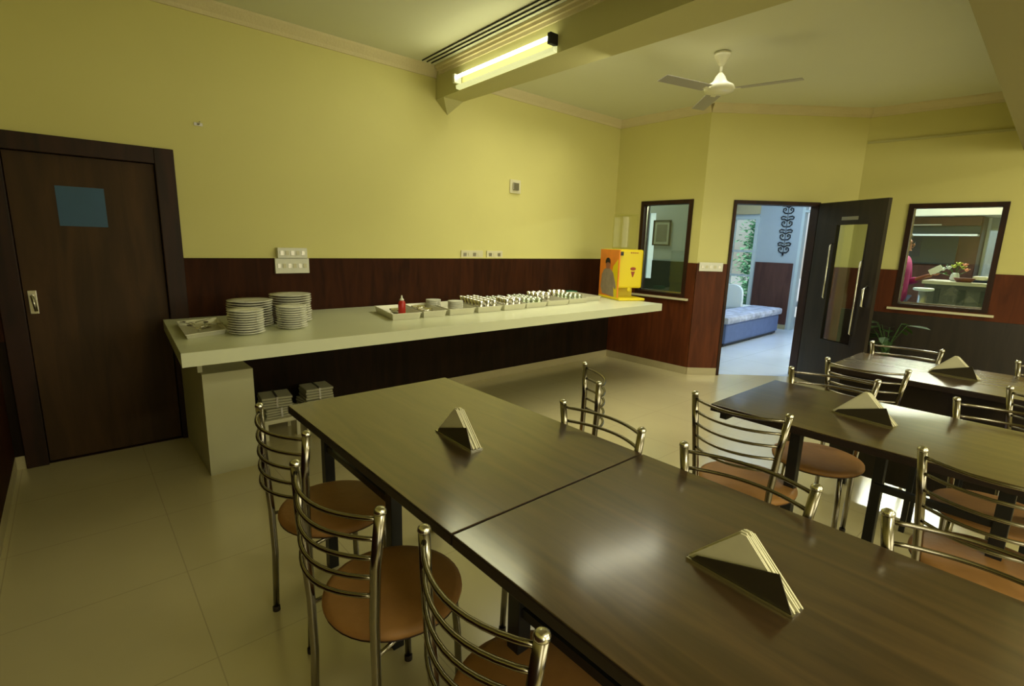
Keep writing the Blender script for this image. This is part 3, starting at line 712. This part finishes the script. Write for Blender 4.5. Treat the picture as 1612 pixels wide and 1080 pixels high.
# sofa
so = thing('daybed', 'low blue-grey daybed with a pale patterned throw in the lobby', 'sofa', (7.25, 3.46, 0), .04)
one('base', lambda b: box(b, 0, 2.12, .0, .50, .05, .36, None, .04), 'sofa', so)
one('throw', lambda b: box(b, -.02, 2.18, -.03, .52, .345, .46, None, .05), 'throw', so, 'pale blue patterned throw')
for x_ in (.05, 1.05, 2.0):
    for y_ in (.08, .42): one('leg', lambda b: box(b, x_, x_ + .05, y_ - .025, y_ + .025, 0, .049), 'iron', so)
one('skirt_board', lambda b: box(b, .02, 2.1, .03, .05, .02, .049), 'iron', so)
ac = thing('lobby_chair', 'white round-backed chair standing behind the daybed', 'chair', (9.0, 4.34, 0))
def rback(b):
    pts = [(0, -.27, .40), (0, .27, .40)] + [(0, .27 * math.cos(t), .60 + .24 * math.sin(t)) for t in [i * PI / 12 for i in range(13)]]
    pts = [(0, -.26, .42), (0, .26, .42)] + [(0, .26 * (abs(math.cos(t)) ** .6) * (1 if math.cos(t) > 0 else -1), .58 + .25 * math.sin(t) ** .6) for t in [max(1e-6, i * PI / 14) for i in range(14)]] + [(0, -.26, .58)]
    poly(b, pts, (.07, 0, 0))
one('backrest', rback, 'wcush', ac)
one('seat', lambda b: box(b, .0701, .50, -.26, .26, .36, .44, None, .02), 'wcush', ac)
for sx in (.03, .45):
    for sy in (-.22, .22): one('leg', lambda b: box(b, sx - .0, sx + .04, sy - .02, sy + .02, 0, .3599), 'iron', ac)
sb = thing('side_table', 'small black side table against the end of the daybed', 'table', (6.98, 3.68, 0))
one('tabletop', lambda b: box(b, -.17, .17, -.2, .2, .46, .50, None, .006), 'iron', sb)
one('cabinet_body', lambda b: box(b, -.15, .15, -.18, .18, .04, .4599), 'iron', sb)

# reception corner seen through the right window
rb = thing('reception_cabinet', 'brown reception back cabinet with a lit shelf edge', 'cabinet')
one('carcass', lambda b: (box(b, 9.45, 9.93, 1.12, 2.45, 0, 1.98),), 'lbrown', rb)
one('upper_panel', lambda b: box(b, 9.40, 9.449, 1.13, 2.44, 1.86, 1.98), 'lbrown', rb)
one('dark_panel', lambda b: box(b, 9.43, 9.449, 1.13, 2.44, 1.745, 1.855), 'teal', rb); one('dark_panel', lambda b: box(b, 9.43, 9.449, 1.34, 2.44, 1.32, 1.71), 'teal', rb)
one('navy_panel', lambda b: box(b, 9.42, 9.43, 1.75, 2.44, 1.42, 1.70), 'navy', rb)
one('shelf', lambda b: box(b, 9.22, 9.42, 1.13, 2.44, 1.715, 1.74), 'lwhite', rb, 'pale shelf edge')
one('strip_light', lambda b: box(b, 9.375, 9.399, 1.55, 2.2, 1.865, 1.88), 'lcream', rb)
one('lower_panel', lambda b: box(b, 9.42, 9.449, 1.13, 2.44, .3, 1.3), 'lbrown', rb)
bm = bmesh.new(); box(bm, 9.2, 9.93, .6, 2.47, 1.99, ZC - .001); struct('trim_soffit', bm, 'lcream')
bm = bmesh.new(); box(bm, 9.85, 9.93, 1.085, 1.115, 0, 1.985); struct('trim_pillar', bm, 'lwhite')

dk = thing('reception_desk', 'reception desk with a pale top seen through the right window', 'desk', (8.0, 1.0, 0))
one('desktop', lambda b: box(b, -.05, .5, -.45, .40, 1.10, 1.14, None, .005), 'desk', dk)
one('front_panel', lambda b: box(b, .02, .05, -.43, .38, 0, 1.099), 'deskf', dk)
for y_ in (-.42, .35): one('side_panel', lambda b: box(b, .051, .46, y_, y_ + .03, 0, 1.099), 'deskf', dk)
for i, (y_, w_) in enumerate(((.22, .05), (-.02, .07), (-.2, .05))):
    one('front_strip', lambda b: box(b, .008, .019, y_, y_ + w_, .1, 1.05), 'teal', dk)
# vase with flowers
vs = thing('flower_vase', 'vase of white, yellow-green and peach flowers on the reception desk', 'flowers', (8.24, 1.14, 1.1405))
one('vase', lambda b: lathe(b, [(.035, 0), (.05, .03), (.04, .08), (.03, .10), (.026, .10), (.03, .07), (.001, .01)], 16), 'lwhite', vs)
rnd = random.Random(3)
def blooms(pm, pts, rr):
    def f(b):
        for (x, y, z) in pts:
            for k in range(7):
                a = 2 * PI * k / 7; d_ = Vector((math.cos(a) * .5, math.sin(a) * .8, .5)).normalized()
                c_ = Vector((x, y, z)); s = d_.cross(Vector((0, 0, 1))).normalized() * rr * .35
                q = [c_, c_ + d_ * rr * .6 + s, c_ + d_ * rr, c_ + d_ * rr * .6 - s]; b.faces.new([b.verts.new(v_) for v_ in q])
            bmesh.ops.create_icosphere(b, subdivisions=1, radius=rr * .45, matrix=Matrix.Translation((x, y, z + .01)))
    return f
one('white_flowers', blooms(None, [(-.02, .17, .10), (-.02, .12, .13), (0, .07, .15), (-.03, .20, .07)], .05), 'petal', vs)
one('yellow_flowers', blooms(None, [(0, -.02, .20), (-.02, .02, .17), (.02, -.06, .16)], .05), 'petaly', vs)
one('peach_flowers', blooms(None, [(-.02, -.08, .19), (-.01, -.10, .13)], .045), 'petalp', vs)
def stems(b):
    for p in ((-.02, .17, .10), (0, .07, .15), (0, -.02, .2), (-.02, -.08, .19), (0, .1, .2), (-.03, .03, .1), (0, -.1, .12)):
        tubep(b, [(0, 0, .05), (p[0] * .5, p[1] * .4, p[2] * .7), p], .004, 5)
    for k in range(12):
        a = rnd.uniform(0, 2 * PI); c_ = Vector((.03 * math.cos(a), rnd.uniform(-.1, .15), rnd.uniform(.08, .16))); e = Vector((0, rnd.uniform(-.06, .06), rnd.uniform(0, .04)))
        b.faces.new([b.verts.new(v_) for v_ in (c_, c_ + e * .5 + Vector((0, 0, .015)), c_ + e, c_ + e * .5 - Vector((0, 0, .015)))])
one('stems', stems, 'leaf', vs)
o = one('basket', lambda b: lathe(b, [(.05, 0), (.075, .05), (.07, .05), (.045, .008), (.001, .006)], 18, Matrix.Diagonal((.8, 1.4, 1, 1))), 'basket'); o.location = (8.03, 1.02, 1.1405); tag(o, 'low brown wicker basket in front of the flowers', 'basket')
for k, (mm, l) in enumerate((('navy', 'dark book under the pale one on the reception desk'), ('book', 'pale thick book on top of the dark book'))):
    o = one('book', lambda b: box(b, -.08, .08, -.11, .11, 0, .03 + .01 * k, None, .003), mm); o.location = (8.2, .85, 1.1405 + .0305 * k); tag(o, l, 'book', 'books on the reception desk')
# white chair beside desk
wc = thing('pedestal_stand', 'slim pale pedestal stand in front of the reception desk', 'stand', (7.6, 1.31, 0))
one('stand_top', lambda b: lathe(b, [(.08, 1.03), (.10, 1.04), (.10, 1.06), (.09, 1.065), (.001, 1.065)], 24), 'lwhite', wc)
one('column', lambda b: lathe(b, [(.045, .02), (.04, .5), (.045, 1.029)], 16), 'dsteel', wc)
one('base', lambda b: lathe(b, [(.14, 0.001), (.14, .012), (.05, .0199)], 24), 'dsteel', wc)

# person (skin modifier body)
def skinned(name, verts, edges, root, m, parent=None, sub=2):
    me = bpy.data.meshes.new(name); me.from_pydata([v_[:3] for v_ in verts], edges, []); me.materials.append(M[m])
    o = bpy.data.objects.new(name, me); C.objects.link(o)
    if parent: o.parent = parent
    o.modifiers.new('skin', 'SKIN'); sd = me.skin_vertices[0].data
    for i, v_ in enumerate(verts):
        sd[i].radius = (v_[3], v_[4] if len(v_) > 4 else v_[3]); sd[i].use_root = (i == root)
    s = o.modifiers.new('sub', 'SUBSURF'); s.levels = s.render_levels = sub
    o.modifiers['skin'].use_smooth_shade = True
    return o
pr = thing('person', 'person in a magenta top and navy trousers holding a white phone', 'person', (8.02, 1.665, 0), math.radians(-100))
# local: +x is the way the person faces (towards the desk), y left
bv = [(0, 0, .90, .085, .105), (0, 0, 1.05, .09, .11), (0, 0, 1.25, .11, .15), (0, 0, 1.36, .07, .12), (.01, 0, 1.43, .048), (.02, 0, 1.50, .06), (.025, 0, 1.58, .085, .075), (.02, 0, 1.65, .075, .07),
      (0, .17, 1.34, .05), (.03, .21, 1.10, .038), (.16, .14, 1.14, .03), (.27, .09, 1.19, .022), (.33, .08, 1.21, .028, .016),
      (0, -.17, 1.34, .05), (-.01, -.22, 1.08, .038), (.03, -.22, .86, .028), (.04, -.22, .79, .03, .015),
      (0, .09, .84, .075), (.02, .10, .47, .06), (0, .10, .10, .042), (.06, .11, .045, .038), (.14, .12, .035, .03),
      (0, -.09, .84, .075), (.02, -.10, .47, .06), (0, -.10, .10, .042), (.06, -.11, .045, .038), (.14, -.12, .035, .03)]
be = [(0, 1), (1, 2), (2, 3), (3, 4), (4, 5), (5, 6), (6, 7), (3, 8), (8, 9), (9, 10), (10, 11), (11, 12), (3, 13), (13, 14), (14, 15), (15, 16), (0, 17), (17, 18), (18, 19), (19, 20), (20, 21), (0, 22), (22, 23), (23, 24), (24, 25), (25, 26)]
body = skinned('body', bv, be, 0, 'skin', pr)
for hd, (w, dirs) in (('r', ((.34, .08, 1.21), (1, .0, 0))), ('l', ((.04, -.22, .78), (.2, 0, -1)))):
    w = Vector(w); dd_ = Vector(dirs).normalized(); side = Vector((0, 1, 0))
    for k in range(4):
        st_ = w + side * (-.024 + .016 * k); ln = (.055, .068, .072, .06)[k]; crv = Vector((0, 0, .022)) if hd == 'r' else Vector((.02, 0, 0))
        skinned('finger', [(*(st_ - dd_ * .01), .0085), (*(st_ + dd_ * ln * .5), .0078), (*(st_ + dd_ * ln * .8 + crv), .007)], [(0, 1), (1, 2)], 0, 'skin', pr, 1)
    st_ = w - dd_ * .03 + side * .03
    skinned('thumb', [(*(st_), .0095), (*(st_ + dd_ * .025 + side * .02), .009), (*(st_ + dd_ * .05 + side * .02 + Vector((0, 0, .01))), .0075)], [(0, 1), (1, 2)], 0, 'skin', pr, 1)
skinned('top', [(0, 0, .80, .15, .19), (0, 0, 1.05, .122, .15), (0, 0, 1.25, .125, .165), (0, 0, 1.37, .085, .135), (0, .175, 1.345, .064), (.02, .205, 1.17, .055), (.03, .212, 1.09, .05), (.17, .138, 1.143, .046), (0, -.175, 1.345, .064), (-.01, -.222, 1.10, .05)],
        [(0, 1), (1, 2), (2, 3), (3, 4), (4, 5), (5, 6), (6, 7), (3, 8), (8, 9)], 0, 'pink', pr)
skinned('trousers', [(0, 0, .97, .118, .148), (0, .09, .82, .105), (.02, .10, .47, .078), (0, .10, .10, .062), (0, -.09, .82, .105), (.02, -.10, .47, .078), (0, -.10, .10, .062)], [(0, 1), (1, 2), (2, 3), (0, 4), (4, 5), (5, 6)], 0, 'trouser', pr)
def sph(b, c, r, s=(1, 1, 1)):
    bmesh.ops.create_uvsphere(b, u_segments=20, v_segments=12, radius=r, matrix=Matrix.Translation(c) @ Matrix.Diagonal((*s, 1)))
    for f_ in b.faces: f_.smooth = True
one('hair', lambda b: (sph(b, (-.012, 0, 1.668), .088, (1.08, .98, .85)), sph(b, (-.062, 0, 1.58), .08, (.75, 1.05, 1.25))), 'hair', pr)
one('eyes', lambda b: [sph(b, (.105, s * .03, 1.59), .009) for s in (-1, 1)], 'hair', pr)
one('nose', lambda b: sph(b, (.113, 0, 1.565), .014, (1, .8, 1.4)), 'skin', pr)
one('mouth', lambda b: sph(b, (.103, 0, 1.533), .016, (.4, 1.3, .35)), 'printred', pr)
one('ears', lambda b: [sph(b, (.02, s * .082, 1.575), .02, (.8, .4, 1.3)) for s in (-1, 1)], 'skin', pr)
ph = one('phone', lambda b: box(b, -.035, .035, -.004, .004, -.07, .07, Matrix.Rotation(1.0, 4, 'Y'), .003), 'phone'); ph.location = (8.02, 1.30, 1.27); ph.rotation_euler = (0, 0, -1.75)
tag(ph, 'white phone held in the hand of the person in magenta', 'phone')

# ------------------------------------------------------------------ outside
flat('ground_outside', [(10.2, -8), (30, -8), (30, 16), (10.2, 16)], -.12, -.02, 'paving')
rnd = random.Random(11)
def hedge_mesh(b, n, sx, sy, sz):
    for k in range(n):
        c_ = Vector((rnd.gauss(0, sx), rnd.gauss(0, sy), abs(rnd.gauss(sz * .5, sz * .4)))); a = rnd.uniform(0, PI); s = rnd.uniform(.04, .09)
        u = Vector((math.cos(a), math.sin(a), rnd.uniform(-.6, .6))) * s; w = Vector((-math.sin(a), math.cos(a), rnd.uniform(-.6, .6))) * s * .6
        b.faces.new([b.verts.new(v_) for v_ in (c_ - u, c_ + w, c_ + u, c_ - w)])
for k, (x, y, l) in enumerate(((14, 7.6, 'bushy garden shrub outside the glass door, left one'), (14, 5.9, 'bushy garden shrub outside the glass door, right one'), (14, 3.6, 'leafy shrub outside the bright lobby opening'))):
    r = thing('garden_shrub', l, 'shrub', (x, y, -.02), 0, 'shrubs outside the lobby')
    one('foliage', lambda b: hedge_mesh(b, 5500, .2, .25, 2.2), 'hedge', r)
    one('stem', lambda b: tubep(b, [(0, 0, 0), (.02, .03, 1.2)], [.05, .03], 8), 'basket', r)

# ------------------------------------------------------------------ lights
def area(name, loc, size, power, col, rot=(0, 0, 0), sy=None, spread=None):
    l = bpy.data.lights.new(name, 'AREA'); l.energy = power; l.color = col; l.size = size
    if sy: l.shape = 'RECTANGLE'; l.size_y = sy
    if spread: l.spread = spread
    o = bpy.data.objects.new(name, l); C.objects.link(o); o.location = loc; o.rotation_euler = rot; return o
warm = (1, .975, .71)
o = area('tube_lamp_glow', (2.47, 3.16, 2.80), 1.1, 2.5, (1, 1, .62), (0, 0, 0), .05)
o.matrix_world = Matrix(((0, -.5, .87, 2.47), (1, 0, 0, 3.16), (0, .87, .5, 2.80), (0, 0, 0, 1)))
area('ceiling_fill_near', (1.2, -1.6, 2.9), 1.3, 52, warm, (0, 0, 0), .5)  # added fill light under the ceiling, no fixture there
area('ceiling_fill_far', (4.8, -2.4, 2.9), 1.3, 60, warm, (0, 0, 0), .5)  # second added ceiling fill, towards the far end
o = area('beam_fill_far_side', (2.98, 2.5, 2.82), 2.0, 22, warm, (0, 0, 0), .12)  # added fill behind the beam, brightens the far walls and floor
o.matrix_world = Matrix(((0, -.643, -.766, 2.98), (-1, 0, 0, 2.5), (0, .766, -.643, 2.82), (0, 0, 0, 1)))
o.matrix_world = Matrix(((0, .766, -.643, 2.98), (1, 0, 0, 2.5), (0, -.643, .766, 2.82), (0, 0, 0, 1))) @ Matrix.Identity(4)
area('aisle_floor_fill', (3.7, 2.9, 2.93), 1.5, 22, (1, .96, .74), (0, 0, 0), 1.9, math.radians(115))  # added downward fill for the floor, spread kept off the walls
area('aisle_floor_fill_far', (4.9, 1.4, 2.93), .6, 9, (.9, .97, 1), (0, 0, 0), 1.5, math.radians(110))  # added cool fill for the floor towards the doorway
area('side_fill', (3.2, -3.85, 1.7), 4.5, 90, (1, .96, .74), (math.radians(90), 0, 0), 1.5)  # added soft fill before the solid back wall, no openings there
area('end_fill', (-.3, -2.2, 1.6), 1.5, 42, (1, .96, .74), (0, math.radians(-90), 0), 2.4)  # added fill along the solid near wall
cool = (.40, .64, 1)
area('lobby_fill', (8.3, 3.0, 2.9), 1.6, 66, cool, (0, 0, 0), 2.0)  # added cool fill standing in for outdoor light in the lobby
area('soffit_fill', (8.75, 1.1, 2.9), .5, 26, (1, .97, .82), (0, 0, 0), .8)  # added to brighten the soffit that the tables reflect
area('lobby_fill_small', (6.4, 5.2, 2.9), .8, 22, (1, .98, .78), (0, 0, 0), .8)  # added fill for the space behind the narrow window
tl = thing('reception_tube_light', 'bright tube light high on the reception soffit', 'light')
one('fluorescent_tube', lambda b: tubep(b, [(9.15, 1.65, 2.62), (9.15, .75, 2.62)], .02), 'tube', tl)
one('fitting', lambda b: box(b, 9.172, 9.199, .7, 1.7, 2.58, 2.66), 'fitting', tl)
area('reception_tube_glow', (9.12, 1.2, 2.62), .12, 85, (1, .97, .8), (0, math.radians(75), 0), 1.2)
sn = bpy.data.lights.new('sun', 'SUN'); sn.energy = 4; sn.angle = .05; so_ = bpy.data.objects.new('sun', sn); C.objects.link(so_)
so_.rotation_euler = Vector((-.55, .1, .8)).to_track_quat('Z', 'Y').to_euler()

w = bpy.data.worlds.new('World'); bpy.context.scene.world = w; w.use_nodes = True
nt = w.node_tree; bg = nt.nodes['Background']
sky = nt.nodes.new('ShaderNodeTexSky'); sky.sky_type = 'HOSEK_WILKIE'; sky.turbidity = 5; sky.sun_direction = (.5, .3, .8)
nt.links.new(sky.outputs[0], bg.inputs[0]); bg.inputs[1].default_value = 2.4

# ------------------------------------------------------------------ camera
cam = bpy.data.cameras.new('camera'); co = bpy.data.objects.new('camera', cam); C.objects.link(co)
yaw, pitch, roll = .8509, .1962, .0286
fwd = Vector((math.cos(yaw) * math.cos(pitch), math.sin(yaw) * math.cos(pitch), -math.sin(pitch)))
right = Vector((math.sin(yaw), -math.cos(yaw), 0)); up = right.cross(fwd)
r2 = math.cos(roll) * right + math.sin(roll) * up; u2 = -math.sin(roll) * right + math.cos(roll) * up
co.matrix_world = Matrix(((r2.x, u2.x, -fwd.x, 0), (r2.y, u2.y, -fwd.y, 0), (r2.z, u2.z, -fwd.z, 1.45), (0, 0, 0, 1)))
cam.sensor_width = 36; cam.lens = 792.5 / 1612 * 36; cam.clip_start = .02
bpy.context.scene.camera = co
bpy.context.scene.view_settings.view_transform = 'Standard'
bpy.context.scene.view_settings.look = 'None'
